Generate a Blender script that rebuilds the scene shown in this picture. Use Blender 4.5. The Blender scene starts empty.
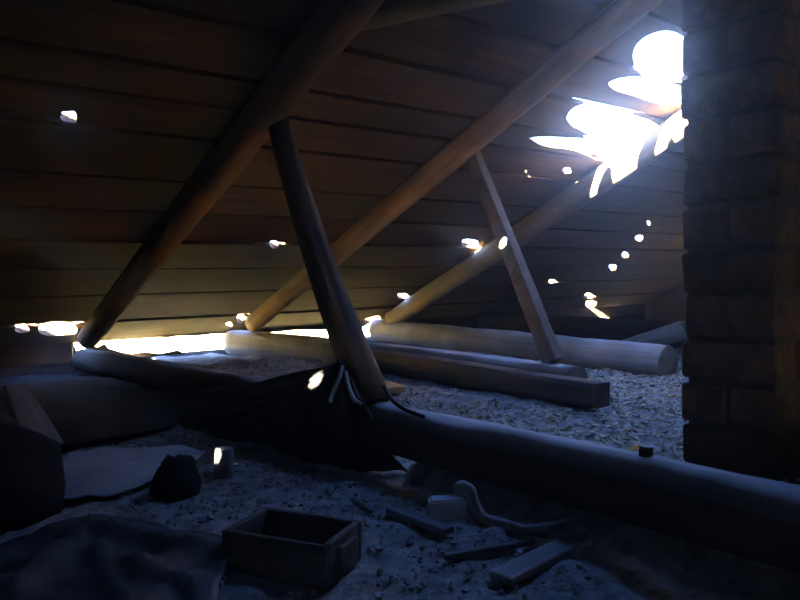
import bpy, bmesh, math, random
from mathutils import Vector, Matrix, noise

random.seed(7)
scene = bpy.context.scene
col = scene.collection
R = math.radians

# ------------------------------------------------------------------ camera
F_PX, CX, CY = 755.0, 400.0, 300.0
YAW, PITCH = R(40.0), R(3.03)            # turned right of the eaves normal, tipped slightly down
CAM = Vector((0.0, 0.0, 0.60))
cam_d = bpy.data.cameras.new('camera')
cam_d.sensor_width = 36.0
cam_d.lens = F_PX / 800.0 * 36.0
cam_d.clip_start = 0.02
cam_d.clip_end = 400
cam = bpy.data.objects.new('camera', cam_d)
col.objects.link(cam)
cam.location = CAM
cam.rotation_euler = (R(90) - PITCH, 0, -YAW)
scene.camera = cam
CM = Matrix.Rotation(-YAW, 3, 'Z') @ Matrix.Rotation(R(90) - PITCH, 3, 'X')

# ------------------------------------------------------------------ world, sun, exposure
SKY_STRENGTH = 26.0
SUN_STRENGTH = 1600.0
scene.view_settings.view_transform = 'Standard'
scene.view_settings.look = 'None'
scene.view_settings.gamma = 1.0
scene.view_settings.use_curve_mapping = False
scene.view_settings.exposure = -0.15
scene.cycles.use_denoising = True
scene.cycles.use_adaptive_sampling = False
scene.cycles.max_bounces = 8
scene.cycles.diffuse_bounces = 6
scene.cycles.sample_clamp_indirect = 12.0

w = bpy.data.worlds.new('sky')
scene.world = w
w.use_nodes = True
nt = w.node_tree
nt.nodes.clear()
tc = nt.nodes.new('ShaderNodeTexCoord')
sx = nt.nodes.new('ShaderNodeSeparateXYZ')
rmp = nt.nodes.new('ShaderNodeValToRGB')
rmp.color_ramp.elements[0].position = 0.0
rmp.color_ramp.elements[0].color = (0.42, 0.60, 1.0, 1)
rmp.color_ramp.elements[1].position = 0.8
rmp.color_ramp.elements[1].color = (0.15, 0.33, 1.0, 1)
bg = nt.nodes.new('ShaderNodeBackground')
bg.inputs['Strength'].default_value = SKY_STRENGTH
wo = nt.nodes.new('ShaderNodeOutputWorld')
nt.links.new(tc.outputs['Generated'], sx.inputs[0])
nt.links.new(sx.outputs['Z'], rmp.inputs[0])
nt.links.new(rmp.outputs[0], bg.inputs[0])
nt.links.new(bg.outputs[0], wo.inputs[0])

SUN_TO = Vector((-0.85, -0.23, 0.39)).normalized()      # direction towards the sun
sun_d = bpy.data.lights.new('sun', 'SUN')
sun_d.energy = SUN_STRENGTH
sun_d.angle = R(0.53)
sun_d.color = (1.0, 0.88, 0.68)
sun = bpy.data.objects.new('sun', sun_d)
col.objects.link(sun)
sun.rotation_euler = SUN_TO.to_track_quat('Z', 'Y').to_euler()

# ------------------------------------------------------------------ helpers
EAVE_Y, EAVE_Z, PHI = 4.0, 0.18, math.atan(0.461)
CP, SP = math.cos(PHI), math.sin(PHI)
DN = Vector((0, -CP, SP))                 # up the slope
RN = Vector((0, SP, CP))                  # outward normal of the far slope
R0 = Vector((0, EAVE_Y, EAVE_Z))


def ray(px, py):
    return (CM @ Vector(((px - CX) / F_PX, -(py - CY) / F_PX, -1.0)))


def on_x(px, py, X):
    d = ray(px, py)
    return CAM + d * ((X - CAM.x) / d.x)


def on_y(px, py, Y):
    d = ray(px, py)
    return CAM + d * ((Y - CAM.y) / d.y)


def on_z(px, py, Z):
    d = ray(px, py)
    return CAM + d * ((Z - CAM.z) / d.z)


def on_roof(px, py, n=0.0):
    d = ray(px, py)
    t = ((R0 + RN * n) - CAM).dot(RN) / d.dot(RN)
    return CAM + d * t


def roof_xs(px, py):
    p = on_roof(px, py) - R0
    return (p.x, p.dot(DN))


def roof_pt(x, s, n=0.0):
    v = R0 + DN * s + RN * n
    return Vector((x, v.y, v.z))


def mesh_obj(name, verts, faces, mat, parent=None, smooth=False, M=None):
    me = bpy.data.meshes.new(name)
    me.from_pydata([tuple(v) for v in verts], [], faces)
    me.update()
    if smooth:
        me.polygons.foreach_set('use_smooth', [True] * len(me.polygons))
    if mat:
        me.materials.append(mat)
    o = bpy.data.objects.new(name, me)
    col.objects.link(o)
    if M is not None:
        o.matrix_world = M
    if parent is not None:
        o.parent = parent
    return o


def bm_obj(name, bm, mat, parent=None, smooth=False, M=None):
    me = bpy.data.meshes.new(name)
    bmesh.ops.recalc_face_normals(bm, faces=bm.faces)
    bm.to_mesh(me)
    bm.free()
    if smooth:
        me.polygons.foreach_set('use_smooth', [True] * len(me.polygons))
    if mat:
        me.materials.append(mat)
    o = bpy.data.objects.new(name, me)
    col.objects.link(o)
    if M is not None:
        o.matrix_world = M
    if parent is not None:
        o.parent = parent
    return o


def empty(name, loc=(0, 0, 0), rot=(0, 0, 0)):
    o = bpy.data.objects.new(name, None)
    col.objects.link(o)
    o.location = loc
    o.rotation_euler = rot
    o.empty_display_size = 0.05
    return o


def tag(o, label, cat, group=None, kind=None):
    o['label'] = label
    o['category'] = cat
    if group:
        o['group'] = group
    if kind:
        o['kind'] = kind
    return o


def struct(o, label=None, cat=None):
    o['kind'] = 'structure'
    if label:
        o['label'] = label
        o['category'] = cat
    return o


def nz(x, y=0.0, z=0.0):
    return noise.noise(Vector((x, y, z)))


# ------------------------------------------------------------------ materials
def new_mat(name):
    m = bpy.data.materials.new(name)
    m.use_nodes = True
    n = m.node_tree
    b = n.nodes['Principled BSDF']
    b.inputs['Roughness'].default_value = 0.9
    b.inputs['Specular IOR Level'].default_value = 0.15
    return m, n, b


def wood(name, dark, light, axis='Z', scale=1.0, bump=0.35, rough=0.85, spec=0.2, stain=0.5, rim_light=0.0):
    m, n, b = new_mat(name)
    b.inputs['Roughness'].default_value = rough
    b.inputs['Specular IOR Level'].default_value = spec
    tc = n.nodes.new('ShaderNodeTexCoord')
    mp = n.nodes.new('ShaderNodeMapping')
    s = [22 * scale] * 3
    s['XYZ'.index(axis)] = 1.6 * scale
    mp.inputs['Scale'].default_value = s
    oi = n.nodes.new('ShaderNodeObjectInfo')
    ml = n.nodes.new('ShaderNodeMath')
    ml.operation = 'MULTIPLY'
    ml.inputs[1].default_value = 40
    n.links.new(oi.outputs['Random'], ml.inputs[0])
    n.links.new(tc.outputs['Object'], mp.inputs[0])
    n.links.new(ml.outputs[0], mp.inputs['Location'])
    g = n.nodes.new('ShaderNodeTexNoise')
    g.inputs['Scale'].default_value = 1.0
    g.inputs['Detail'].default_value = 6
    g.inputs['Roughness'].default_value = 0.65
    n.links.new(mp.outputs[0], g.inputs['Vector'])
    r = n.nodes.new('ShaderNodeValToRGB')
    r.color_ramp.elements[0].position = 0.32
    r.color_ramp.elements[0].color = (*dark, 1)
    r.color_ramp.elements[1].position = 0.68
    r.color_ramp.elements[1].color = (*light, 1)
    n.links.new(g.outputs['Fac'], r.inputs[0])
    st = n.nodes.new('ShaderNodeTexNoise')
    st.inputs['Scale'].default_value = 3.2
    st.inputs['Detail'].default_value = 3
    n.links.new(tc.outputs['Object'], st.inputs['Vector'])
    sr = n.nodes.new('ShaderNodeValToRGB')
    sr.color_ramp.elements[0].position = 0.35
    sr.color_ramp.elements[0].color = (1 - stain, 1 - stain, 1 - stain, 1)
    sr.color_ramp.elements[1].position = 0.6
    sr.color_ramp.elements[1].color = (1, 1, 1, 1)
    n.links.new(st.outputs['Fac'], sr.inputs[0])
    mx = n.nodes.new('ShaderNodeMix')
    mx.data_type = 'RGBA'
    mx.blend_type = 'MULTIPLY'
    mx.inputs[0].default_value = 1.0
    n.links.new(r.outputs[0], mx.inputs[6])
    n.links.new(sr.outputs[0], mx.inputs[7])
    # each piece a touch lighter or darker
    hv = n.nodes.new('ShaderNodeHueSaturation')
    mr = n.nodes.new('ShaderNodeMapRange')
    mr.inputs['To Min'].default_value = 0.7
    mr.inputs['To Max'].default_value = 1.25
    n.links.new(oi.outputs['Random'], mr.inputs['Value'])
    n.links.new(mr.outputs[0], hv.inputs['Value'])
    n.links.new(mx.outputs[2], hv.inputs['Color'])
    if rim_light:                               # sky-lit rim painted as pale grey on upward surfaces
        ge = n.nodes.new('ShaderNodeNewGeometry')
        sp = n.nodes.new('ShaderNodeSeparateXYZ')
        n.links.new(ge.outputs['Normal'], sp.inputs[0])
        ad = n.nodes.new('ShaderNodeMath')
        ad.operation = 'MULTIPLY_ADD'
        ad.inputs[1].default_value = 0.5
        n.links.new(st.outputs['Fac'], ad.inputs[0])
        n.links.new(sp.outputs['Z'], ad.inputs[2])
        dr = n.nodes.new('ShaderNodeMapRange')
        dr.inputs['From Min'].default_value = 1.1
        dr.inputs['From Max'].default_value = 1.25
        dr.inputs['To Max'].default_value = rim_light
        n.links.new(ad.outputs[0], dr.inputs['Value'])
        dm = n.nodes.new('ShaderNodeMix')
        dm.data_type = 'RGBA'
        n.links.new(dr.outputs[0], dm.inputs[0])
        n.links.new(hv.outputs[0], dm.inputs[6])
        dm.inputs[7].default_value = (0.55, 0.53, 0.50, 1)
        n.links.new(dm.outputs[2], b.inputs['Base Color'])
    else:
        n.links.new(hv.outputs[0], b.inputs['Base Color'])
    bp = n.nodes.new('ShaderNodeBump')
    bp.inputs['Strength'].default_value = bump
    bp.inputs['Distance'].default_value = 0.01
    n.links.new(g.outputs['Fac'], bp.inputs['Height'])
    n.links.new(bp.outputs[0], b.inputs['Normal'])
    return m


def mottled(name, c1, c2, scale=8.0, bump=0.3, dist=0.01, rough=0.95, spec=0.1, vary=0.2, p=(0.35, 0.65)):
    m, n, b = new_mat(name)
    b.inputs['Roughness'].default_value = rough
    b.inputs['Specular IOR Level'].default_value = spec
    tc = n.nodes.new('ShaderNodeTexCoord')
    g = n.nodes.new('ShaderNodeTexNoise')
    g.inputs['Scale'].default_value = scale
    g.inputs['Detail'].default_value = 8
    g.inputs['Roughness'].default_value = 0.7
    n.links.new(tc.outputs['Object'], g.inputs['Vector'])
    r = n.nodes.new('ShaderNodeValToRGB')
    r.color_ramp.elements[0].position = p[0]
    r.color_ramp.elements[0].color = (*c1, 1)
    r.color_ramp.elements[1].position = p[1]
    r.color_ramp.elements[1].color = (*c2, 1)
    n.links.new(g.outputs['Fac'], r.inputs[0])
    oi = n.nodes.new('ShaderNodeObjectInfo')
    hv = n.nodes.new('ShaderNodeHueSaturation')
    mr = n.nodes.new('ShaderNodeMapRange')
    mr.inputs['To Min'].default_value = 1 - vary
    mr.inputs['To Max'].default_value = 1 + vary
    n.links.new(oi.outputs['Random'], mr.inputs['Value'])
    n.links.new(mr.outputs[0], hv.inputs['Value'])
    n.links.new(r.outputs[0], hv.inputs['Color'])
    n.links.new(hv.outputs[0], b.inputs['Base Color'])
    bp = n.nodes.new('ShaderNodeBump')
    bp.inputs['Strength'].default_value = bump
    bp.inputs['Distance'].default_value = dist
    n.links.new(g.outputs['Fac'], bp.inputs['Height'])
    n.links.new(bp.outputs[0], b.inputs['Normal'])
    return m


M_rafter = wood('peeled_log', (0.34, 0.17, 0.05), (0.78, 0.50, 0.20), 'Z', 0.9)
M_oldlog = wood('old_log', (0.10, 0.065, 0.035), (0.32, 0.22, 0.12), 'Z', 0.9)
M_sooty = wood('sooty_log', (0.05, 0.028, 0.013), (0.19, 0.11, 0.05), 'Z', 0.9, bump=0.5)
M_tie = wood('weathered_log', (0.08, 0.065, 0.05), (0.26, 0.22, 0.18), 'Z', 0.9, bump=0.5)
M_beam = wood('grey_log', (0.22, 0.17, 0.12), (0.50, 0.43, 0.35), 'Z', 0.9, rim_light=0.8)
M_bark = wood('dark_log', (0.03, 0.022, 0.016), (0.11, 0.08, 0.055), 'Z', 0.9, bump=0.6, rim_light=0.8)
M_board = wood('roof_board', (0.020, 0.012, 0.007), (0.115, 0.068, 0.034), 'X', 1.0, stain=0.6)
M_cover = wood('roof_cover', (0.02, 0.016, 0.013), (0.06, 0.047, 0.037), 'X', 0.8)
M_plank = wood('gable_plank', (0.03, 0.022, 0.015), (0.10, 0.07, 0.05), 'Z', 1.0)
M_crate = wood('crate_wood', (0.06, 0.055, 0.05), (0.20, 0.18, 0.16), 'X', 1.3)
M_bounce = wood('warm_bounce', (0.55, 0.24, 0.07), (0.85, 0.48, 0.18), 'X', 1.2)
M_scrap = wood('scrap_wood', (0.14, 0.13, 0.12), (0.40, 0.38, 0.36), 'X', 1.6)
M_floor = mottled('dirt', (0.16, 0.15, 0.14), (0.52, 0.50, 0.47), 22.0, 1.0, 0.04)
M_litter = mottled('litter_chip', (0.16, 0.14, 0.10), (0.92, 0.80, 0.52), 45.0, 0.1, p=(0.38, 0.66))
M_clod = mottled('clod', (0.14, 0.13, 0.12), (0.48, 0.46, 0.43), 12.0, 0.5)
M_brick = mottled('brick', (0.065, 0.042, 0.03), (0.18, 0.115, 0.08), 16.0, 0.5, 0.006, vary=0.35)
M_mortar = mottled('mortar', (0.04, 0.036, 0.032), (0.09, 0.08, 0.07), 20.0, 0.5)
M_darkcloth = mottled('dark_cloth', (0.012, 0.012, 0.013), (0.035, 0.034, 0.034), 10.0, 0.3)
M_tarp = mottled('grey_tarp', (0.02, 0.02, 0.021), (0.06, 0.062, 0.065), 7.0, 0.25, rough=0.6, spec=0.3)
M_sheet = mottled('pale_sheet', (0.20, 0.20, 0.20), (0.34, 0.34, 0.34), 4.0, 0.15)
M_grass = mottled('meadow', (0.62, 0.52, 0.16), (0.82, 0.70, 0.28), 0.6, 0.0)
M_stone = mottled('stone', (0.38, 0.38, 0.38), (0.62, 0.62, 0.62), 9.0, 0.4)
M_leaf = mottled('dry_leaf', (0.55, 0.25, 0.04), (0.75, 0.40, 0.10), 20.0, 0.1)
M_cord = mottled('black_cord', (0.012, 0.012, 0.012), (0.03, 0.03, 0.03), 30.0, 0.1, rough=0.5)
M_root = wood('root', (0.26, 0.24, 0.22), (0.52, 0.49, 0.46), 'Z', 2.0)
M_tin = mottled('tin', (0.25, 0.23, 0.20), (0.5, 0.47, 0.42), 20.0, 0.1, rough=0.5)


# ------------------------------------------------------------------ holes (outlines in the roof plane)
def blob(cx, cy, rx, ry, rot=0.0, n=14, rough=0.22, seed=0):
    rnd = random.Random(seed * 31 + 5)
    out = []
    for i in range(n):
        a = 2 * math.pi * i / n
        k = 1 + rnd.uniform(-rough, rough)
        x, y = rx * k * math.cos(a), ry * k * math.sin(a)
        c, s = math.cos(rot), math.sin(rot)
        out.append((cx + x * c - y * s, cy + x * s + y * c))
    return out


H_px = [
    # the broken patch beside the third rafter
    [(526, 138), (545, 137), (572, 138), (600, 140), (624, 146), (612, 162), (596, 160), (575, 150), (545, 147), (534, 142)],
    [(566, 118), (572, 108), (588, 103), (606, 105), (628, 113), (664, 126), (652, 140), (626, 160), (604, 156), (596, 139), (580, 130), (569, 125)],
    [(606, 84), (622, 78), (645, 77), (668, 82), (688, 90), (686, 106), (662, 106), (632, 96), (614, 91)],
    [(632, 58), (636, 44), (650, 34), (668, 30), (684, 36), (692, 50), (688, 68), (676, 86), (656, 84), (640, 76)],
    blob(567, 171, 5, 3.5, seed=2), blob(525, 173, 3, 2.2, seed=31),
    blob(69, 118, 9, 6, 0.3, seed=3),
    blob(275, 245, 5, 3.6, 0.1, seed=5), blob(470, 244, 8, 4, seed=6),
    blob(403, 297, 6, 3, seed=7),
    blob(589, 296, 5, 2.5, seed=8), blob(591, 304, 6.5, 4.2, seed=9),
    blob(639, 239, 4.5, 3.5, seed=10), blob(625, 255, 4, 3, seed=11), blob(613, 268, 4, 3, seed=12),
    blob(552, 282, 4, 2, -0.4, seed=21), blob(649, 224, 2.5, 2.2, seed=22),
    blob(229, 326, 4, 4, seed=13), blob(241, 319, 5, 4, seed=14),
    blob(374, 322, 9, 7, seed=15),
    blob(22, 329, 8, 4.5, seed=41), [(37, 328), (46, 323), (62, 322), (76, 324), (78, 334), (66, 335), (48, 336), (40, 334)],
]


def rounded(poly, k=2):
    for _ in range(k):
        q = []
        for i in range(len(poly)):
            (x0, y0), (x1, y1) = poly[i], poly[(i + 1) % len(poly)]
            q += [(x0 * .75 + x1 * .25, y0 * .75 + y1 * .25), (x0 * .25 + x1 * .75, y0 * .25 + y1 * .75)]
        poly = q
    return poly


HOLES = [[roof_xs(*p) for p in rounded(poly)] for poly in H_px]
# two or three gaps over the near left part of the attic, above the frame; each throws one of the sun flecks


def fleck_hole(p, r, k=1.4):
    """hole in the roof that lets the sun reach point p"""
    t = (R0 - p).dot(RN) / SUN_TO.dot(RN)
    q = p + SUN_TO * t - R0
    out = []
    for i in range(12):                    # drawn out towards the sun so that its slanting ray clears both layers
        a = i * math.pi / 6
        x = r * 1.2 * math.cos(a)
        out.append((q.x + (x - 0.115 if math.cos(a) < -0.01 else x), q.dot(DN) + r * math.sin(a) * k + (0.03 if math.cos(a) < -0.01 else 0.0)))
    return out


def interval(poly, x):
    ys = []
    n = len(poly)
    for i in range(n):
        (x0, y0), (x1, y1) = poly[i], poly[(i + 1) % n]
        if (x0 <= x < x1) or (x1 <= x < x0):
            ys.append(y0 + (y1 - y0) * (x - x0) / (x1 - x0))
    return (min(ys), max(ys)) if len(ys) >= 2 else None


def cut_strip(x0, x1, lo, hi, holes, n0, n1, point, dx=0.09):
    """a board between lo(x) and hi(x), n0..n1 thick, with the holes taken out of it"""
    xs = set()
    k = max(1, int((x1 - x0) / dx))
    for i in range(k + 1):
        xs.add(round(x0 + (x1 - x0) * i / k, 4))
    near = []
    for h in holes:
        a, b = min(p[0] for p in h), max(p[0] for p in h)
        sa, sb = min(p[1] for p in h), max(p[1] for p in h)
        if b < x0 or a > x1 or sb < lo((a + b) / 2) - .05 or sa > hi((a + b) / 2) + .05:
            continue
        near.append(h)
        for i in range(15):
            q = a + (b - a) * i / 14
            if x0 < q < x1:
                xs.add(round(q, 4))
        for p in h:
            if x0 < p[0] < x1:
                xs.add(round(p[0], 4))
    xs = sorted(xs)
    V, Fc = [], []

    def emit(xa, la, ha, xb, lb, hb, first, last):
        if ha - la < 1e-5 and hb - lb < 1e-5:
            return
        b = len(V)
        for (x, s) in ((xa, la), (xa, ha), (xb, hb), (xb, lb)):
            V.append(point(x, s, n0))
        for (x, s) in ((xa, la), (xa, ha), (xb, hb), (xb, lb)):
            V.append(point(x, s, n1))
        Fc.append((b, b + 1, b + 2, b + 3))
        Fc.append((b + 7, b + 6, b + 5, b + 4))
        Fc.append((b, b + 3, b + 7, b + 4))
        Fc.append((b + 1, b + 5, b + 6, b + 2))
        if first:
            Fc.append((b, b + 4, b + 5, b + 1))
        if last:
            Fc.append((b + 3, b + 2, b + 6, b + 7))

    for i in range(len(xs) - 1):
        xa, xb = xs[i], xs[i + 1]
        strips = [(lo(xa), hi(xa), lo(xb), hi(xb))]
        for h in near:
            ia, ib = interval(h, xa), interval(h, xb)
            if ia is None and ib is None:
                continue
            if ia is None:
                m = (ib[0] + ib[1]) / 2
                ia = (m, m)
            if ib is None:
                m = (ia[0] + ia[1]) / 2
                ib = (m, m)
            nxt = []
            for (la, ha, lb, hb) in strips:
                a0, b0 = min(max(ia[0], la), ha), min(max(ia[1], la), ha)
                a1, b1 = min(max(ib[0], lb), hb), min(max(ib[1], lb), hb)
                nxt.append((la, a0, lb, a1))
                nxt.append((b0, ha, b1, hb))
            strips = nxt
        for (la, ha, lb, hb) in strips:
            emit(xa, la, ha, xb, lb, hb, True, True)
    return V, Fc


# ------------------------------------------------------------------ positions of the trusses
FOOT_Y = 3.78


def truss_x(px):
    d = ray(px, 325)
    return FOOT_Y * d.x / d.y


X1, X2, X3 = truss_x(88), truss_x(248), truss_x(392)

# sun flecks: on the dark cloth, on the stub on the floor and on the second strut
P_cloth = on_x(311, 374, X1 - 0.12)
P_stub = on_z(223, 453, 0.122)
P_plank = Vector((1.58, 2.12, 0.16))          # on the added bounce plank behind the sacking
P_strut = on_x(503, 239, X2 - 0.03)
HOLES.append([(1.54, 3.02), (1.66, 2.95), (1.80, 2.96), (1.88, 3.06), (1.88, 3.26), (1.76, 3.36), (1.62, 3.33), (1.52, 3.18)])   # missing boards above, by the chimney
HOLES += [fleck_hole(P_cloth, 0.012, 2.3), fleck_hole(P_stub, 0.007), fleck_hole(P_strut, 0.014), fleck_hole(P_plank, 0.044)]

# ------------------------------------------------------------------ outside ground
gr = mesh_obj('ground', [(-150, -150, -2.8), (150, -150, -2.8), (150, 150, -2.8), (-150, 150, -2.8)], [(0, 1, 2, 3)], M_grass)
struct(gr)

# ------------------------------------------------------------------ floor
XL, XR, RIDGE_Y = -2.6, 6.4, -0.9
NEAR_Y = 2 * RIDGE_Y - EAVE_Y


def sstep(a, b, x):
    t = min(1, max(0, (x - a) / (b - a)))
    return t * t * (3 - 2 * t)


FLOOR_Z = 0.065


def floor_h(x, y):
    h = FLOOR_Z + 0.016 * nz(x * 2.1, y * 2.1, 3.0) + 0.012 * nz(x * 7, y * 7, 9.0) + 0.010 * nz(x * 17, y * 17, 4.0) + 0.006 * nz(x * 31, y * 31, 14.0)
    gap = sstep(1.36, 1.44, y) * (1 - sstep(1.62, 1.72, y))     # hollow under the foreground beam
    h += 0.07 * (sstep(X1 - 0.03, X1 + 0.06, x) * (1 - gap) + sstep(X1 + 0.1, X1 + 0.45, x) * gap) * (1 - 0.3 * sstep(2.6, 3.6, y))
    h -= 0.055 * sstep(2.2, 2.8, x)
    h -= 0.05 * sstep(3.2, 3.9, y)
    return h


def axis(a, b, fine0, fine1, cs, fs):
    out = []
    v = a
    while v < b:
        out.append(v)
        v += fs if fine0 <= v <= fine1 else cs
    out.append(b)
    return out


gx = axis(XL - 0.1, XR + 0.1, -0.4, 3.6, 0.2, 0.021)
gy = axis(NEAR_Y - 0.5, EAVE_Y + 0.1, 0.5, 3.2, 0.2, 0.021)
fv, ff = [], []
for y in gy:
    for x in gx:
        fv.append((x, y, floor_h(x, y)))
nx = len(gx)
for j in range(len(gy) - 1):
    for i in range(nx - 1):
        ff.append((j * nx + i, j * nx + i + 1, (j + 1) * nx + i + 1, (j + 1) * nx + i))
floor = struct(mesh_obj('floor', fv, ff, M_floor, smooth=True))

# ------------------------------------------------------------------ far roof slope: every board its own piece
roof = struct(empty('ceiling'))
roof['label'] = 'underside of the old board roof sloping down to the eaves'
seam_px = [311, 290, 268, 245, 220, 193, 154, 121, 93, 44]
seams = [-0.01] + [roof_xs(320, y)[1] for y in seam_px]
S_RIDGE = (EAVE_Y - RIDGE_Y) / CP
rs = random.Random(11)
while seams[-1] < S_RIDGE - 0.3:
    seams.append(seams[-1] + rs.uniform(0.19, 0.26))
seams.append(S_RIDGE)


def seam_fn(s, i, off):
    def f(x):
        return s + off + 0.010 * nz(x * 0.7, i * 3.7) + 0.004 * nz(x * 5, i * 7.1 + off * 900)
    return f


for i in range(len(seams) - 1):
    lo = seam_fn(seams[i], i, 0.010 if i else 0.0)
    hi = seam_fn(seams[i + 1], i + 1, -0.011)
    lift = rs.uniform(0, 0.006)
    V, Fc = cut_strip(XL, XR, lo, hi, HOLES, lift, 0.022, roof_pt)
    mesh_obj('roof_board', V, Fc, M_board, roof)


def grow(h, k):
    cx = sum(p[0] for p in h) / len(h)
    cy = sum(p[1] for p in h) / len(h)
    return [(cx + (p[0] - cx) * k + 0.0, cy + (p[1] - cy) * k + 0.004) for p in h]


HOLES2 = [grow(h, 1.12) for h in HOLES]
V, Fc = cut_strip(XL, XR, lambda x: -0.012, lambda x: S_RIDGE, HOLES2, 0.024, 0.03, roof_pt, 0.4)
mesh_obj('roof_covering', V, Fc, M_cover, roof)

# unseen flap added to keep the sun out of the gap near the chimney
V, Fc = cut_strip(0, 0.22, lambda t: 2.88, lambda t: 3.66, [], 0.0, 0.006, lambda t, s_, n: roof_pt(1.51 - t * 0.45 + n, s_, 0.028 + t * 0.89), 0.05)
mesh_obj('sun_shade_flap', V, Fc, M_cover, roof)

# near slope behind the camera
roof2 = struct(empty('ceiling_rear'))
roof2['label'] = 'rear slope of the board roof'


def roof_pt2(x, s, n=0.0):
    p = roof_pt(x, s, n)
    return Vector((x, 2 * RIDGE_Y - p.y, p.z))


s = -0.15
while s < S_RIDGE:
    e = min(S_RIDGE, s + 0.25)
    V, Fc = cut_strip(XL, XR, lambda x, s=s: s, lambda x, e=e: e - 0.006, [], 0.0, 0.022, roof_pt2, 9)
    mesh_obj('roof_board', V, Fc, M_board, roof2)
    s = e
V, Fc = cut_strip(XL, XR, lambda x: -0.15, lambda x: S_RIDGE, [], 0.024, 0.03, roof_pt2, 9)
mesh_obj('roof_covering', V, Fc, M_cover, roof2)


# gables of upright planks
def roof_z(y):
    d = EAVE_Y - y if y > RIDGE_Y else y - NEAR_Y
    return EAVE_Z + 0.461 * d


for side, X, n in (('left', XL, -1), ('right', XR, 1)):
    root = struct(empty('wall_' + side, (X, 0, 0)))
    y = NEAR_Y
    while y < EAVE_Y:
        e = min(EAVE_Y, y + 0.22)
        z0 = -0.2
        a, b = roof_z(y) + 0.02, roof_z(e) + 0.02
        t = 0.03 * n
        vs = [(0, y, z0), (0, e, z0), (0, e, b), (0, y, a), (t, y, z0), (t, e, z0), (t, e, b), (t, y, a)]
        mesh_obj('wall_plank', vs, [(0, 1, 2, 3), (4, 5, 6, 7), (0, 1, 5, 4), (1, 2, 6, 5), (2, 3, 7, 6), (3, 0, 4, 7)], M_plank, root)
        y = e


# ------------------------------------------------------------------ logs
def log(name, pts, radii, mat, sides=14, seed=0, flat=0.0, rough=0.06, step=0.06, parent=None):
    """round timber through the points (2 or 3), tapering; local Z runs along it"""
    p0, p1 = pts[0], pts[-1]
    q = (p1 - p0).to_track_quat('Z', 'Y')
    M = Matrix.Translation(p0) @ q.to_matrix().to_4x4()
    Mi = M.inverted()
    L = (p1 - p0).length
    n = max(4, int(L / step))
    if len(pts) == 3:
        m = pts[1]
        c = m * 2 - (p0 + p1) * 0.5
    V, Fc = [], []
    for i in range(n + 1):
        t = i / n
        if len(pts) == 3:
            P = p0 * (1 - t) ** 2 + c * (2 * t * (1 - t)) + p1 * t * t
        else:
            P = p0.lerp(p1, t)
        P = Mi @ P
        r = radii[0] + (radii[-1] - radii[0]) * t
        if len(radii) == 3:
            r = radii[0] * (1 - t) * (1 - 2 * t) + radii[1] * 4 * t * (1 - t) + radii[2] * t * (2 * t - 1)
        for k in range(sides):
            a = 2 * math.pi * k / sides
            ca, sa = math.cos(a), math.sin(a)
            rr = r * (1 + rough * nz(ca * 1.2 + seed * 5.1, sa * 1.2, P.z * 4 + seed) + rough * 0.6 * nz(ca * 3 + seed, sa * 3, P.z * 11))
            x, y = rr * ca, rr * sa
            if flat:                       # hewn sides
                lim = r * flat
                x = max(-lim, min(lim, x))
                y = max(-lim, min(lim, y))
            V.append((P.x + x, P.y + y, P.z))
    for i in range(n):
        for k in range(sides):
            k2 = (k + 1) % sides
            Fc.append((i * sides + k, i * sides + k2, (i + 1) * sides + k2, (i + 1) * sides + k))
    Fc.append(tuple(reversed(range(sides))))
    Fc.append(tuple(n * sides + k for k in range(sides)))
    o = mesh_obj(name, V, Fc, mat, parent, smooth=True, M=M)
    o.data.polygons[-1].use_smooth = False
    o.data.polygons[-2].use_smooth = False
    return o


def under_roof(X, Y, r):
    """centre of a rafter of radius r lying against the boards"""
    z = EAVE_Z + 0.461 * (EAVE_Y - Y) - (r + 0.006) / CP
    return Vector((X, Y, z))


def rafter(X, y0, y1, radii, mat, label, seed, xm=0.0, x1=0.0):
    ym = (y0 + y1) / 2
    o = log('rafter', [under_roof(X, y0, radii[0]), under_roof(X + xm, ym, (radii[0] + radii[-1]) / 2), under_roof(X + x1, y1, radii[-1])],
            radii, mat, seed=seed)
    return tag(o, label, 'rafter', 'log rafters under the boards')


rafter(X1, 3.78, RIDGE_Y + 0.1, (0.052, 0.072), M_sooty, 'thickest dark log rafter, leftmost, with the bent strut joined under it', 1, -0.06, -0.10)
rafter(X2, 3.72, RIDGE_Y + 0.1, (0.050, 0.046), M_rafter, 'slim golden log rafter in the middle, rising from the eaves to the top edge', 2, -0.05, -0.10)
rafter(X3, 3.78, RIDGE_Y + 0.1, (0.056, 0.066), M_oldlog, 'rightmost log rafter, its upper end glaring beside the broken roof patch', 3, -0.13, -0.26)

# wall plate under the eaves
wp = log('wall_plate_log', [Vector((XL + .05, EAVE_Y + 0.02, 0.0)), Vector((XR - .05, EAVE_Y + 0.02, 0.0))], (0.085, 0.085), M_cover, seed=9, step=0.15)
tag(wp, 'dark wall plate log running along the eaves below the light gap', 'log')

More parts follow.
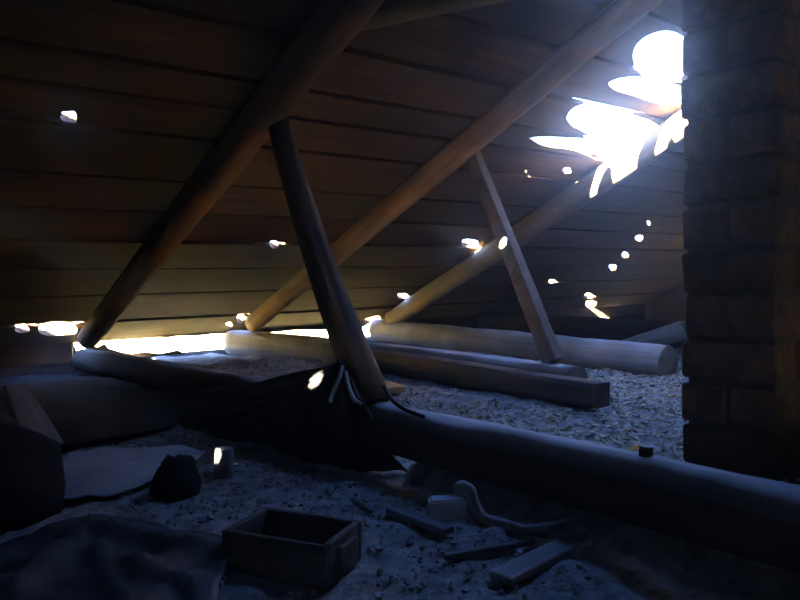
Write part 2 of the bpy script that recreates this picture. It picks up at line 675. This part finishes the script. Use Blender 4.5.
# tie beams
TB = 0.075
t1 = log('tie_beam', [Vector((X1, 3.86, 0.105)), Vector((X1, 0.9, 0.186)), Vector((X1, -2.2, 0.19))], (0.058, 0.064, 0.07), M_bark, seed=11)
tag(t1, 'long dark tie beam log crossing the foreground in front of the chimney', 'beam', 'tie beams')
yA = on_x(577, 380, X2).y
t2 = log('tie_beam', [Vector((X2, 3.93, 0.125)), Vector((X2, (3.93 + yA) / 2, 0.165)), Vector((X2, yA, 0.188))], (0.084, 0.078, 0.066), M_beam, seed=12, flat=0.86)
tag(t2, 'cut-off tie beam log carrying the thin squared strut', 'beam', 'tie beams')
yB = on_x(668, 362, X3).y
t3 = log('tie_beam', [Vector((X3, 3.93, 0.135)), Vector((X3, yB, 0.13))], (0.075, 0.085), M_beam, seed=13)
tag(t3, 'thick pale tie beam log behind the cut-off one, ending before the chimney', 'beam', 'tie beams')

t4 = log('tie_beam', [Vector((4.12, 3.93, 0.14)), Vector((4.12, 1.5, 0.155))], (0.08, 0.088), M_cover, seed=19)  # black log added to cover the far floor and keep that corner dark
tag(t4, 'black tie beam log added farthest back to hide the bright floor there', 'beam', 'tie beams')

# hewn timber lying against the middle tie beam
xh = X2 - 0.108
h0, h1 = on_x(330, 372, xh), on_x(603, 388, xh)
h1.z = 0.186
h0.z = 0.178
hw = log('hewn_timber', [h0, h1], (0.062, 0.052), M_tie, sides=16, seed=14, flat=0.72)
tag(hw, 'squared dark timber lying along the cut-off tie beam, end sawn square', 'timber')

# pale slab end behind the back beam
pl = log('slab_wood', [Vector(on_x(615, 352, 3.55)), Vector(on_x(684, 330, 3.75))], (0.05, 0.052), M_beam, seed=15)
tag(pl, 'pale log stub slanting up behind the back tie beam by the chimney', 'log')

# struts
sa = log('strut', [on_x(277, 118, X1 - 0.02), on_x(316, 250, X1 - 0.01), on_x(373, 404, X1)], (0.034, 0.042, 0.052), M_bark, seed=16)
tag(sa, 'bent round strut rising from the foreground beam to the thick dark rafter', 'strut', 'roof struts')


def box_between(name, p0, p1, wx, wy, mat, up=Vector((0, 0, 1)), bevel=0.004, parent=None, taper=1.0, seed=0):
    """squared timber from p0 to p1; local X runs along it"""
    d = (p1 - p0)
    L = d.length
    X = d.normalized()
    Y = up.cross(X).normalized()
    Z = X.cross(Y)
    M = Matrix((X, Y, Z)).transposed().to_4x4()
    M.translation = p0
    bm = bmesh.new()
    n = max(2, int(L / 0.12))
    rings = []
    rnd = random.Random(seed)
    for i in range(n + 1):
        t = i / n
        k = 1 + (taper - 1) * t
        j = [rnd.uniform(-0.03, 0.03) for _ in range(4)]
        a, b = wx / 2 * k, wy / 2 * k
        rings.append([bm.verts.new((L * t, a * (sx_ + j[q]), b * (sy_ + j[q]))) for q, (sx_, sy_) in enumerate(((-1, -1), (1, -1), (1, 1), (-1, 1)))])
    for i in range(n):
        for q in range(4):
            bm.faces.new((rings[i][q], rings[i][(q + 1) % 4], rings[i + 1][(q + 1) % 4], rings[i + 1][q]))
    bm.faces.new(rings[0][::-1])
    bm.faces.new(rings[-1])
    if bevel:
        bmesh.ops.recalc_face_normals(bm, faces=bm.faces)
        es = [e for e in bm.edges if len(e.link_faces) == 2 and e.calc_face_angle(0) > 0.8]
        bmesh.ops.bevel(bm, geom=es, offset=bevel, segments=1, affect='EDGES', profile=0.5)
    return bm_obj(name, bm, mat, parent, M=M)


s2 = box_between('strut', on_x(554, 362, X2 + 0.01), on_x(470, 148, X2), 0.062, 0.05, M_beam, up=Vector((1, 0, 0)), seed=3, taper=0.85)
tag(s2, 'thin squared strut from the cut-off tie beam to the golden rafter', 'strut', 'roof struts')

# collar beam high up at the dark rafter
c0, c1 = on_x(338, 18, X1 + 0.02), on_x(600, -45, X1 + 0.02)
c1 = c0 + (c1 - c0) * ((c0.y + 2.1) / (c0.y - c1.y))      # on to the rear slope
c1.z = min(c1.z, roof_z(c1.y) - 0.06)
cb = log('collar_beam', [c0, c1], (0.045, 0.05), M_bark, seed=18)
tag(cb, 'dark collar beam branching from the thick rafter at the top edge', 'beam')

# ------------------------------------------------------------------ eaves board with the gaps of daylight
Y_F = EAVE_Y - 0.005
E_px = [
    blob(22, 330, 8, 4.5, seed=41), [(38, 327), (46, 324), (62, 323), (75, 325), (77, 333), (66, 334), (48, 335), (40, 333)],
    blob(80, 346, 6, 5, seed=42), blob(97, 342, 7, 5, seed=43),
    [(104, 342), (112, 338), (124, 336), (138, 338), (152, 337), (168, 338), (178, 336), (196, 336), (214, 334), (231, 334), (233, 353), (218, 354), (202, 352), (190, 355), (178, 350), (160, 354), (146, 352), (132, 354), (118, 351), (108, 348)],
    [(236, 335), (300, 330), (345, 330), (350, 340), (320, 343), (260, 346)],
    [(362, 328), (372, 322), (382, 325), (386, 336), (384, 344), (366, 344)],
]


def face_pt(x, z, n=0.0):
    return Vector((x, Y_F + n, z))


E_holes = []
for poly in E_px:
    q = [on_y(px, py, Y_F) for px, py in poly]
    E_holes.append([(p.x, p.z) for p in q])
fas = struct(empty('trim_1'))
fas['label'] = 'broken boards closing the eaves'
xs_cut = [XL, -1.0, 0.62, truss_x(86), X2 + 0.03, 3.4, XR]
for i in range(len(xs_cut) - 1):
    V, Fc = cut_strip(xs_cut[i], xs_cut[i + 1] - 0.004, lambda x: 0.04, lambda x: 0.30, E_holes, 0.0, 0.014, face_pt)
    mesh_obj('eaves_board', V, Fc, M_board, fas)


# ------------------------------------------------------------------ chimney of old bricks
cc = on_z(684, 471, 0.13)
ch = empty('chimney', (cc.x, cc.y, 0.0), (R(-1.5), 0, 0))
tag(ch, 'square brick chimney standing in the dark on the right', 'chimney')
BL, BW, BH, MO = 0.208, 0.098, 0.083, 0.012


def brick_mesh(seed):
    rnd = random.Random(seed)
    bm = bmesh.new()
    bmesh.ops.create_cube(bm, size=1.0)
    for v in bm.verts:
        v.co = Vector((v.co.x * BL, v.co.y * BW, v.co.z * BH)) + Vector([rnd.uniform(-.003, .003) for _ in range(3)])
    bmesh.ops.bevel(bm, geom=list(bm.edges), offset=0.006, segments=1, affect='EDGES')
    bmesh.ops.recalc_face_normals(bm, faces=bm.faces)
    me = bpy.data.meshes.new('brick')
    bm.to_mesh(me)
    bm.free()
    me.materials.append(M_brick)
    return me


BM = [brick_mesh(k) for k in range(6)]
rb = random.Random(3)


def lay(x, y, z, along_y):
    o = bpy.data.objects.new('brick', rb.choice(BM))
    col.objects.link(o)
    o.parent = ch
    o.location = (x + rb.uniform(-.004, .004), y + rb.uniform(-.003, .003), z)
    o.rotation_euler = (0, 0, (R(90) if along_y else 0) + rb.uniform(-.012, .012) + (math.pi if rb.random() < .5 else 0))


z = -0.04
c = 0
while z < roof_z(cc.y) - 0.11:
    zc = z + BH / 2
    if c % 2 == 0:
        lay(BW / 2, -BL / 2, zc, True)
        lay(BW + MO + BL / 2, -BW / 2, zc, False)
        lay(BW + MO + BL / 2, -BL + BW / 2, zc, False)
    else:
        lay(BL / 2, -BW / 2, zc, False)
        lay(BL / 2, -BL + BW / 2, zc, False)
        lay(BL + MO + BW / 2, -BL / 2, zc, True)
    z += BH + MO
    c += 1
a, b_, dz = 0.010, BL + MO + BW - 0.010, z
vs = [(a, -a, -.04), (b_, -a, -.04), (b_, -BL + a, -.04), (a, -BL + a, -.04), (a, -a, dz), (b_, -a, dz), (b_, -BL + a, dz), (a, -BL + a, dz)]
mesh_obj('mortar_core', vs, [(0, 1, 2, 3), (4, 5, 6, 7), (0, 1, 5, 4), (1, 2, 6, 5), (2, 3, 7, 6), (3, 0, 4, 7)], M_mortar, ch)


# ------------------------------------------------------------------ cloths
def drape(name, apex, base, mat, folds=7, depth=0.035, nr=16, per=6, sag=0.35, seed=0, thick=0.006):
    """cloth hung from apex, spreading to the outline base (list of points)"""
    pts = []
    m = len(base)
    for i in range(m - 1):
        for k in range(per):
            pts.append(base[i].lerp(base[i + 1], k / per))
    pts.append(base[-1])
    n = len(pts)
    V, Fc = [], []
    for j in range(nr + 1):
        t = j / nr
        for i, b in enumerate(pts):
            p = apex.lerp(b, t)
            p.z = b.z + (apex.z - b.z) * ((1 - t) * (1 - sag) + (1 - t) ** 2.2 * sag)
            out = Vector((b.x - apex.x, b.y - apex.y, 0))
            side = Vector((-out.y, out.x, 0)).normalized() if out.length else Vector()
            wv = math.sin(i / n * math.pi * 2 * folds + seed + 2 * nz(i * .3, t * 2, seed))
            p.z += depth * wv * t * (1 - 0.55 * t) + 0.012 * nz(i * .4, t * 5, seed + 3)
            p += side * 0.012 * nz(i * .5, t * 3, seed)
            p.z = max(p.z, floor_h(p.x, p.y) + 0.006)
            V.append(p)
    for j in range(nr):
        for i in range(n - 1):
            Fc.append((j * n + i, j * n + i + 1, (j + 1) * n + i + 1, (j + 1) * n + i))
    o = mesh_obj(name, V, Fc, mat, smooth=True)
    md = o.modifiers.new('thickness', 'SOLIDIFY')
    md.thickness = thick
    md.offset = 1
    return o


apex = on_x(341, 363, X1 - 0.075)


def fl(px, py, dz=0.0):
    p = on_z(px, py, FLOOR_Z)
    p.z = floor_h(p.x, p.y) + dz
    return p


base = [on_x(362, 402, X1 - 0.09), fl(410, 470), fl(372, 474), fl(330, 466), fl(290, 455), fl(250, 448), fl(215, 440), fl(180, 425), fl(160, 412), fl(150, 395)]
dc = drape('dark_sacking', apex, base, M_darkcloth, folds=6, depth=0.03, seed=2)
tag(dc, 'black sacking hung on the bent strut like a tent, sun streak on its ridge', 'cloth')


def sheet(name, outline, height, mat, res=0.025, thick=0.004, base=0.008):
    """cloth or paper lying on the floor inside an outline of floor points"""
    poly = [(p.x, p.y) for p in outline]
    x0, x1 = min(p[0] for p in poly), max(p[0] for p in poly)
    xs = [x0 + (x1 - x0) * i / max(3, int((x1 - x0) / res)) for i in range(max(3, int((x1 - x0) / res)) + 1)]
    nrow = 24
    V, Fc = [], []
    for x in xs:
        xi = min(max(x, x0 + 1e-4), x1 - 1e-4)
        it = interval(poly, xi)
        for j in range(nrow + 1):
            y = it[0] + (it[1] - it[0]) * j / nrow
            V.append((x, y, floor_h(x, y) + base + height(x, y)))
    for i in range(len(xs) - 1):
        for j in range(nrow):
            Fc.append((i * (nrow + 1) + j, (i + 1) * (nrow + 1) + j, (i + 1) * (nrow + 1) + j + 1, i * (nrow + 1) + j + 1))
    o = mesh_obj(name, V, Fc, mat, smooth=True)
    md = o.modifiers.new('thickness', 'SOLIDIFY')
    md.thickness = thick
    md.offset = 1
    return o


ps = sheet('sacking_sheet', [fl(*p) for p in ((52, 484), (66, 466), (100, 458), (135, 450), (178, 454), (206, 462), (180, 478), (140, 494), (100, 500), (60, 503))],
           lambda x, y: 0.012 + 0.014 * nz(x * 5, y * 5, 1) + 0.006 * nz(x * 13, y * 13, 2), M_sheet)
tag(ps, 'pale flat sheet lying on the floor left of the stub', 'sheet')

fs = sheet('darkening_sheet', [fl(*p) for p in ((-60, 400), (-20, 378), (30, 370), (84, 366), (110, 368), (150, 380), (185, 394), (196, 412), (176, 430), (140, 442), (90, 450), (40, 458), (-40, 470))],
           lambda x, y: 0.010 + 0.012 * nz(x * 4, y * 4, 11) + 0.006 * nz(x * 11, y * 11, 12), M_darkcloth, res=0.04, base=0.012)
tag(fs, 'black sheet added to darken the floor toward the light gap at the eaves', 'dark sheet')  # black sheet added so the floor here reads as shade

# crumpled tarpaulin in the near left corner: folds fan out from one peak
pk = on_z(85, 527, 0.12)


folds = [((88, 526), (232, 556), .036, .022), ((128, 563), (195, 592), .032, .02), ((195, 592), (236, 588), .024, .018),
         ((88, 526), (45, 560), .032, .024), ((45, 560), (12, 592), .03, .022), ((96, 548), (124, 604), .02, .015), ((150, 600), (110, 640), .03, .02)]
folds = [(on_z(*a, FLOOR_Z + .03), on_z(*b, FLOOR_Z + .03), A, w_) for a, b, A, w_ in folds]


def tarp_h(x, y):
    h = 0.0
    q = Vector((x, y))
    for a, b, A, w_ in folds:
        a2, b2 = a.to_2d(), b.to_2d()
        t = max(0, min(1, (q - a2).dot(b2 - a2) / (b2 - a2).length_squared))
        d = (q - a2.lerp(b2, t)).length
        h = max(h, A * math.exp(-d / w_ * 0.8) * (1 - .3 * t))
    return 0.008 + h + 0.006 * nz(x * 12, y * 12, 8)


tp = sheet('tarpaulin', [fl(*p) for p in ((-40, 560), (10, 545), (60, 530), (95, 524), (150, 535), (200, 548), (236, 560), (225, 585), (215, 625), (100, 700), (-60, 660))],
           tarp_h, M_tarp, res=0.012)
tag(tp, 'crumpled grey tarpaulin with fanned folds in the near left corner', 'tarpaulin')


# bulging sack and leaning board at the left edge
def lump(name, c, rx, ry, rz, mat, seed, seg=20, rings=12, amp=0.18, squash=0.25):
    V, Fc = [], []
    for j in range(rings + 1):
        th = math.pi * j / rings
        for i in range(seg):
            a = 2 * math.pi * i / seg
            d = Vector((math.sin(th) * math.cos(a), math.sin(th) * math.sin(a), math.cos(th)))
            k = 1 + amp * nz(d.x * 1.6 + seed, d.y * 1.6, d.z * 1.6) + amp * .4 * nz(d.x * 5 + seed, d.y * 5, d.z * 5)
            zz = d.z * rz * k
            if zz < -rz * squash:
                zz = -rz * squash
            V.append((d.x * rx * k, d.y * ry * k, zz + rz * squash))
    for j in range(rings):
        for i in range(seg):
            Fc.append((j * seg + i, (j + 1) * seg + i, (j + 1) * seg + (i + 1) % seg, j * seg + (i + 1) % seg))
    return mesh_obj(name, V, Fc, mat, smooth=True, M=Matrix.Translation(c))


sk = fl(-14, 515)
root = empty('burlap_sack', sk)
b1 = lump('sack_body', Vector((0, 0, 0)), 0.155, 0.13, 0.17, M_darkcloth, 4)
b1.parent = root
b2 = lump('gathered_neck', Vector((-0.02, 0.03, 0.16)), 0.035, 0.035, 0.06, M_darkcloth, 8, 14, 8)
b2.parent = root
tag(root, 'dark bulging sack at the left edge of the floor', 'sack')

lb0 = fl(46, 455, 0.0)
d_ = ray(14, 384)
lb1 = CAM + d_ * ((lb0.y + 0.16) / d_.y)
lb = box_between('leaning_board', lb0 + Vector((0, 0, .02)), lb1, 0.022, 0.11, M_scrap, up=Vector((1, 0.3, 0)), seed=8, taper=0.55)
tag(lb, 'short grey board leaning back at the far left edge', 'board')
lb20 = fl(2, 470, 0.0)
d_ = ray(-28, 380)
lb21 = CAM + d_ * ((lb20.y + 0.16) / d_.y)
lb2 = box_between('leaning_board', lb20 + Vector((0, 0, .02)), lb21, 0.022, 0.12, M_bark, up=Vector((1, 0.3, 0)), seed=9, taper=0.8)
tag(lb2, 'dark board leaning beside the grey one, cut by the left picture edge', 'board')

# ------------------------------------------------------------------ the wooden crate
HH = 0.072
g = [on_z(p, q, FLOOR_Z + HH) for p, q in ((221, 531), (325, 548), (355, 520))]
A, B_, C_ = g[0], g[1], g[2]
ex = (B_ - A)
ex.z = 0
lx = ex.length
ex.normalize()
ey = Vector((-ex.y, ex.x, 0))
ly = max(0.14, abs((C_ - B_).dot(ey)))
Mc = Matrix((ex, ey, Vector((0, 0, 1)))).transposed().to_4x4()
Mc.translation = Vector((A.x, A.y, floor_h(A.x, A.y) - 0.004))
crate = empty('crate')
crate.matrix_world = Mc
tag(crate, 'open wooden box with low sides on the floor near the front', 'box')


def cbox(name, x0, x1, y0, y1, z0, z1, mat, parent, bevel=0.0025):
    bm = bmesh.new()
    bmesh.ops.create_cube(bm, size=1.0)
    for v in bm.verts:
        v.co = Vector((x0 + (v.co.x + .5) * (x1 - x0), y0 + (v.co.y + .5) * (y1 - y0), z0 + (v.co.z + .5) * (z1 - z0)))
    bmesh.ops.bevel(bm, geom=list(bm.edges), offset=bevel, segments=1, affect='EDGES')
    return bm_obj(name, bm, mat, parent)


T = 0.012
cbox('side_board', 0, lx, 0, T, 0, HH, M_crate, crate)
cbox('side_board', 0, lx, ly - T, ly, 0, HH, M_crate, crate)
eb0 = cbox('end_board', 0, T, T, ly - T, 0, HH, M_crate, crate)
eb1 = cbox('end_board', lx - T, lx, T, ly - T, 0, HH, M_crate, crate)
nb = 3
for k in range(nb):
    w_ = (ly - 2 * T) / nb
    cbox('bottom_slat', T, lx - T, T + k * w_ + .001, T + (k + 1) * w_ - .001, 0.004, 0.014, M_crate, crate)
cbox('handle_cleat', lx, lx + 0.010, ly * .3, ly * .72, HH * .35, HH * .8, M_crate, eb1)
cbox('handle_cleat', -0.010, 0, ly * .3, ly * .72, HH * .35, HH * .8, M_crate, eb0)
chip = cbox('wood_chip', -.03, .03, -.012, .012, 0, .008, M_scrap, None)
chip.matrix_world = Mc @ Matrix.Translation((lx * .45, ly * .45, 0.0145)) @ Matrix.Rotation(.3, 4, 'Z')
tag(chip, 'small pale wood chip lying inside the open box', 'chip')


# ------------------------------------------------------------------ odds and ends on the floor
def lay_plank(name, a, b, w_, h_, mat, label, cat, group=None, taper=1.0, seed=0):
    p0, p1 = fl(*a), fl(*b)
    p0.z += h_ / 2 + .006
    p1.z += h_ / 2 + .006
    o = box_between(name, p0, p1, w_, h_, mat, seed=seed, taper=taper, bevel=0.002)
    return tag(o, label, cat, group)


lay_plank('board_scrap', (391, 513), (449, 538), 0.032, 0.014, M_scrap, 'short board scrap on the floor pointing away from the pale block', 'board', seed=21)
lay_plank('stick', (444, 562), (534, 548), 0.013, 0.012, M_scrap, 'thin straight stick on the floor beside the broad plank', 'stick', seed=22)
lay_plank('plank', (500, 586), (583, 547), 0.045, 0.016, M_scrap, 'broad plank lying on the floor at the front, below the bent root', 'plank', seed=23)
lay_plank('stick', (506, 538), (549, 541), 0.02, 0.015, M_scrap, 'short stubby stick at the end of the thin one', 'stick', seed=24)
lay_plank('lath', (352, 502), (372, 512), 0.01, 0.008, M_scrap, 'little lath between the open box and the board scrap', 'lath', seed=25)

pb = box_between('bounce_plank', Vector((1.55, 1.96, floor_h(1.55, 1.96) + .022)), Vector((1.62, 2.34, floor_h(1.62, 2.34) + .022)), 0.22, 0.022, M_bounce, seed=26, bevel=0.003)  # hidden plank added to bounce warm sunlight up on to the boards
tag(pb, 'broad reddish plank added behind the black sacking to bounce warm sun', 'plank')

# pale block
blk0 = fl(431, 515)
blk = empty('stone_block', blk0, (0, 0, -0.62))
tag(blk, 'small pale topped block beside the bent root on the floor', 'block')
bm = bmesh.new()
bmesh.ops.create_cube(bm, size=1.0)
for v in bm.verts:
    k = 0.9 if v.co.z > 0 else 1.0
    v.co = Vector((v.co.x * 0.085 * k + .035, v.co.y * 0.055 * k, (v.co.z + .5) * 0.045)) + Vector([random.uniform(-.003, .003) for _ in range(3)])
bmesh.ops.bevel(bm, geom=list(bm.edges), offset=0.005, segments=2, affect='EDGES')
bm_obj('block_body', bm, M_stone, blk)


def tube(name, pts, radii, mat, sides=10, parent=None, seed=0):
    """smooth tube along points"""
    P = []
    n = len(pts)
    for i in range(n - 1):
        a = pts[max(0, i - 1)]; b = pts[i]; c = pts[i + 1]; d = pts[min(n - 1, i + 2)]
        for k in range(6):
            t = k / 6
            P.append((0.5 * ((2 * b) + (c - a) * t + (2 * a - 5 * b + 4 * c - d) * t * t + (3 * b - a - 3 * c + d) * t ** 3),
                      radii[i] + (radii[i + 1] - radii[i]) * t))
    P.append((pts[-1], radii[-1]))
    V, Fc = [], []
    up = Vector((0.13, 0.2, 1)).normalized()
    for i, (p, r) in enumerate(P):
        d = (P[min(i + 1, len(P) - 1)][0] - P[max(i - 1, 0)][0]).normalized()
        s_ = d.cross(up).normalized()
        u = s_.cross(d)
        for k in range(sides):
            a = 2 * math.pi * k / sides
            rr = r * (1 + .12 * nz(i * .5 + seed, math.cos(a), math.sin(a)))
            V.append(p + s_ * rr * math.cos(a) + u * rr * math.sin(a))
    for i in range(len(P) - 1):
        for k in range(sides):
            Fc.append((i * sides + k, i * sides + (k + 1) % sides, (i + 1) * sides + (k + 1) % sides, (i + 1) * sides + k))
    Fc.append(tuple(reversed(range(sides))))
    Fc.append(tuple((len(P) - 1) * sides + k for k in range(sides)))
    return mesh_obj(name, V, Fc, mat, parent, smooth=True)


# bent root: lies in an upright plane just in front of the foreground beam
rt0 = on_z(484, 520, FLOOR_Z + 0.05)
DEP = (rt0 - CAM).dot(CM @ Vector((0, 0, -1)))


def at_depth(px, py, dep):
    return CAM + ray(px, py) * dep


rp = [at_depth(457, 490, DEP + .01), at_depth(463, 487, DEP), at_depth(470, 492, DEP), at_depth(475, 506, DEP), at_depth(484, 518, DEP)]
for qx, qy, qz in ((500, 522, .05), (522, 529, .035), (545, 526, .045), (570, 519, .055)):
    rp.append(on_z(qx, qy, FLOOR_Z + qz))
rt = tube('bent_root', rp, [.011, .012, .012, .011, .010, .009, .008, .007, .004], M_root, seed=3)
tag(rt, 'bent root with a raised hooked end on the floor by the beam', 'root')

# stub that catches a fleck of sun
sb = P_stub.copy()
sb.z = floor_h(sb.x, sb.y) - 0.003
stub = empty('wood_stub', sb)
tag(stub, 'little upright wooden stub catching a fleck of sun, left of the sacking', 'stub')
so = log('stub_body', [Vector((0, 0, 0)), Vector((0.004, 0, 0.072))], (0.024, 0.023), M_scrap, sides=10, seed=31, step=0.02)
so.parent = stub

# dark brickbat
bb = fl(178, 496)
br = empty('dark_lump', bb)
tag(br, 'dark lump of rubble at the right end of the pale sheet', 'rubble')
lo_ = lump('rubble_body', Vector((0, 0, -0.005)), 0.058, 0.05, 0.06, M_darkcloth, 12, 16, 10, 0.3, 0.5)
lo_.parent = br

# cord slipping down from the strut on to the ground
cp = [on_x(384, 386, X1 - 0.055), on_x(392, 400, X1 - 0.06), on_x(404, 409, X1 - 0.06), on_x(416, 414, X1 - 0.055), on_x(424, 417, X1 - 0.05)]
cord = tube('cord', cp, [.005] * 5, M_cord, 8)
tag(cord, 'short black cord from the foot of the bent strut over the beam', 'cord')

# loose ribbons of the sacking beside the strut
for k, q in enumerate((((342, 366), (339, 378), (333, 392), (330, 402)), ((346, 372), (348, 385), (353, 398), (360, 404)))):
    pts = [on_x(a, b, X1 - 0.10 - 0.015 * i) for i, (a, b) in enumerate(q)]
    st_ = tube('torn_strip', pts, [.004, .006, .006, .005], M_sheet, 8)
    tag(st_, ('straight pale torn strip hanging in front of the sacking' if k == 0 else 'curved pale torn strip hanging beside the bent strut'), 'strip', 'torn strips by the strut')

# peg standing up from the foreground beam
pg = on_x(645, 468, X1)
pgo = log('peg', [Vector((pg.x, pg.y, 0.235)), Vector((pg.x + .003, pg.y, 0.268))], (0.013, 0.012), M_bark, sides=10, seed=33, step=0.01)
tag(pgo, 'short dark peg sticking up from the foreground tie beam', 'peg')

# dry leaf on the litter
lf = on_z(638, 449, 0.155)
bm = bmesh.new()
ol = [(-.03, 0, 0), (-.012, .012, .006), (.012, .013, .008), (.032, 0, .002), (.012, -.012, .004), (-.012, -.012, .003)]
mid = [bm.verts.new((x_, 0, .0)) for x_ in (-.012, .012)]
vv = [bm.verts.new(p) for p in ol]
for f in ((vv[0], vv[1], mid[0]), (mid[0], vv[1], vv[2], mid[1]), (mid[1], vv[2], vv[3]), (mid[1], vv[3], vv[4]), (mid[0], mid[1], vv[4], vv[5]), (vv[0], mid[0], vv[5])):
    bm.faces.new(f)
leaf = bm_obj('dry_leaf', bm, M_leaf, M=Matrix.Translation((lf.x, lf.y, floor_h(lf.x, lf.y) + .02)) @ Matrix.Rotation(-.5, 4, 'Z'))
md = leaf.modifiers.new('thickness', 'SOLIDIFY')
md.thickness = .0015
tag(leaf, 'orange dry leaf on the litter behind the peg', 'leaf')

# ------------------------------------------------------------------ litter nobody could count
def scatter(name, n, region, lmin, lmax, wr, mat, seed, tilt=0.5, thick=0.15, lift=0.004):
    rnd = random.Random(seed)
    V, Fc = [], []
    for _ in range(n):
        x, y = region(rnd)
        L = rnd.uniform(lmin, lmax)
        W = L * rnd.uniform(*wr)
        H = max(.0015, W * thick)
        M = Matrix.Translation((x, y, floor_h(x, y) + lift * rnd.uniform(.4, 2.2))) @ Matrix.Rotation(rnd.uniform(0, 6.28), 4, 'Z') @ Matrix.Rotation(rnd.gauss(0, tilt), 4, 'Y') @ Matrix.Rotation(rnd.gauss(0, tilt), 4, 'X')
        b = len(V)
        for (i, j, k) in ((-1, -1, -1), (1, -.6, -1), (.8, 1, -1), (-.9, .7, -1), (-1, -1, 1), (1, -.6, 1), (.8, 1, 1), (-.9, .7, 1)):
            V.append(M @ Vector((i * L / 2, j * W / 2, k * H / 2)))
        for f in ((0, 3, 2, 1), (4, 5, 6, 7), (0, 1, 5, 4), (1, 2, 6, 5), (2, 3, 7, 6), (3, 0, 4, 7)):
            Fc.append(tuple(b + i for i in f))
    return mesh_obj(name, V, Fc, mat)


def reg_right(r):
    while True:
        x, y = r.uniform(X1 + .1, 4.0), r.uniform(0.5, 3.2)
        if X2 - .2 < x < X2 + .07 and y > yA - .03:
            continue
        if x < X2 and r.random() > (0.25 if y > 1.7 else 1):
            continue
        return x, y


Mci = Mc.inverted()


def reg_left(r):
    while True:
        x, y = r.uniform(-.3, X1 - .1), r.uniform(.7, 2.6)
        q = Mci @ Vector((x, y, 0.1))
        if -.03 < q.x < lx + .03 and -.03 < q.y < ly + .03:
            continue
        if (Vector((x, y)) - sk.to_2d()).length < .2 or (Vector((x, y)) - bb.to_2d()).length < .08:
            continue
        return x, y


lt = scatter('litter', 15000, reg_right, .008, .030, (.2, .6), M_litter, 5, tilt=.35)
tag(lt, 'pale wood chips and straw strewn on the ground by the chimney', 'litter', kind='stuff')
lt2 = scatter('floor_crumbs', 3000, reg_left, .004, .013, (.4, 1.0), M_clod, 6, tilt=.4, thick=.6)
tag(lt2, 'grey crumbs and clods strewn over the dirt floor at the front', 'crumbs', kind='stuff')


# ------------------------------------------------------------------ sky portals: guide daylight sampling through the openings
def portal(center, normal_in, sx_, sy_, xdir):
    ld = bpy.data.lights.new('sky_portal', 'AREA')
    ld.shape = 'RECTANGLE'
    ld.size = sx_
    ld.size_y = sy_
    ld.cycles.is_portal = True
    o = bpy.data.objects.new('sky_portal', ld)
    col.objects.link(o)
    zax = -normal_in.normalized()
    xax = xdir.normalized()
    yax = zax.cross(xax)
    M = Matrix((xax, yax, zax)).transposed().to_4x4()
    M.translation = center
    o.matrix_world = M


def hole_portal(polys):
    pp = [p for h in polys for p in h]
    a, b = min(p[0] for p in pp), max(p[0] for p in pp)
    c, d = min(p[1] for p in pp), max(p[1] for p in pp)
    portal(roof_pt((a + b) / 2, (c + d) / 2, 0.034), -RN, (b - a) * 1.15, (d - c) * 1.15, Vector((1, 0, 0)))


hole_portal(HOLES2[:4])
hole_portal([HOLES2[len(H_px)]])
ea = on_y(104, 343, EAVE_Y).x
eb = on_y(345, 343, EAVE_Y).x
portal(Vector(((ea + eb) / 2, EAVE_Y + .02, 0.15)), Vector((0, -1, 0)), eb - ea, 0.14, Vector((1, 0, 0)))


# ------------------------------------------------------------------ haze added for the glow round the bright openings
hz_m = bpy.data.materials.new('glow_air')
hz_m.use_nodes = True
hn = hz_m.node_tree
hn.nodes.clear()
vs_ = hn.nodes.new('ShaderNodeVolumeScatter')
vs_.inputs['Density'].default_value = 0.044
vs_.inputs['Anisotropy'].default_value = 0.94
vs_.inputs['Color'].default_value = (1, 1, 1, 1)
ho = hn.nodes.new('ShaderNodeOutputMaterial')
hn.links.new(vs_.outputs[0], ho.inputs['Volume'])
zr = roof_z(RIDGE_Y) + 0.14
e0, e1 = EAVE_Y + 0.3, NEAR_Y - 0.7
ze = roof_z(e0) + 0.12
prof = [(e0, -0.3), (e0, ze), (RIDGE_Y, zr), (e1, roof_z(e1) + 0.12), (e1, -0.3)]
vs = [(XL - .2, y, z) for y, z in prof] + [(XR + .2, y, z) for y, z in prof]
hz = mesh_obj('glow_haze', vs, [(4, 3, 2, 1, 0), (5, 6, 7, 8, 9)] + [(i, (i + 1) % 5, 5 + (i + 1) % 5, 5 + i) for i in range(5)], hz_m)
tag(hz, 'faint haze added in the attic air for glow round bright openings', 'haze', kind='stuff')
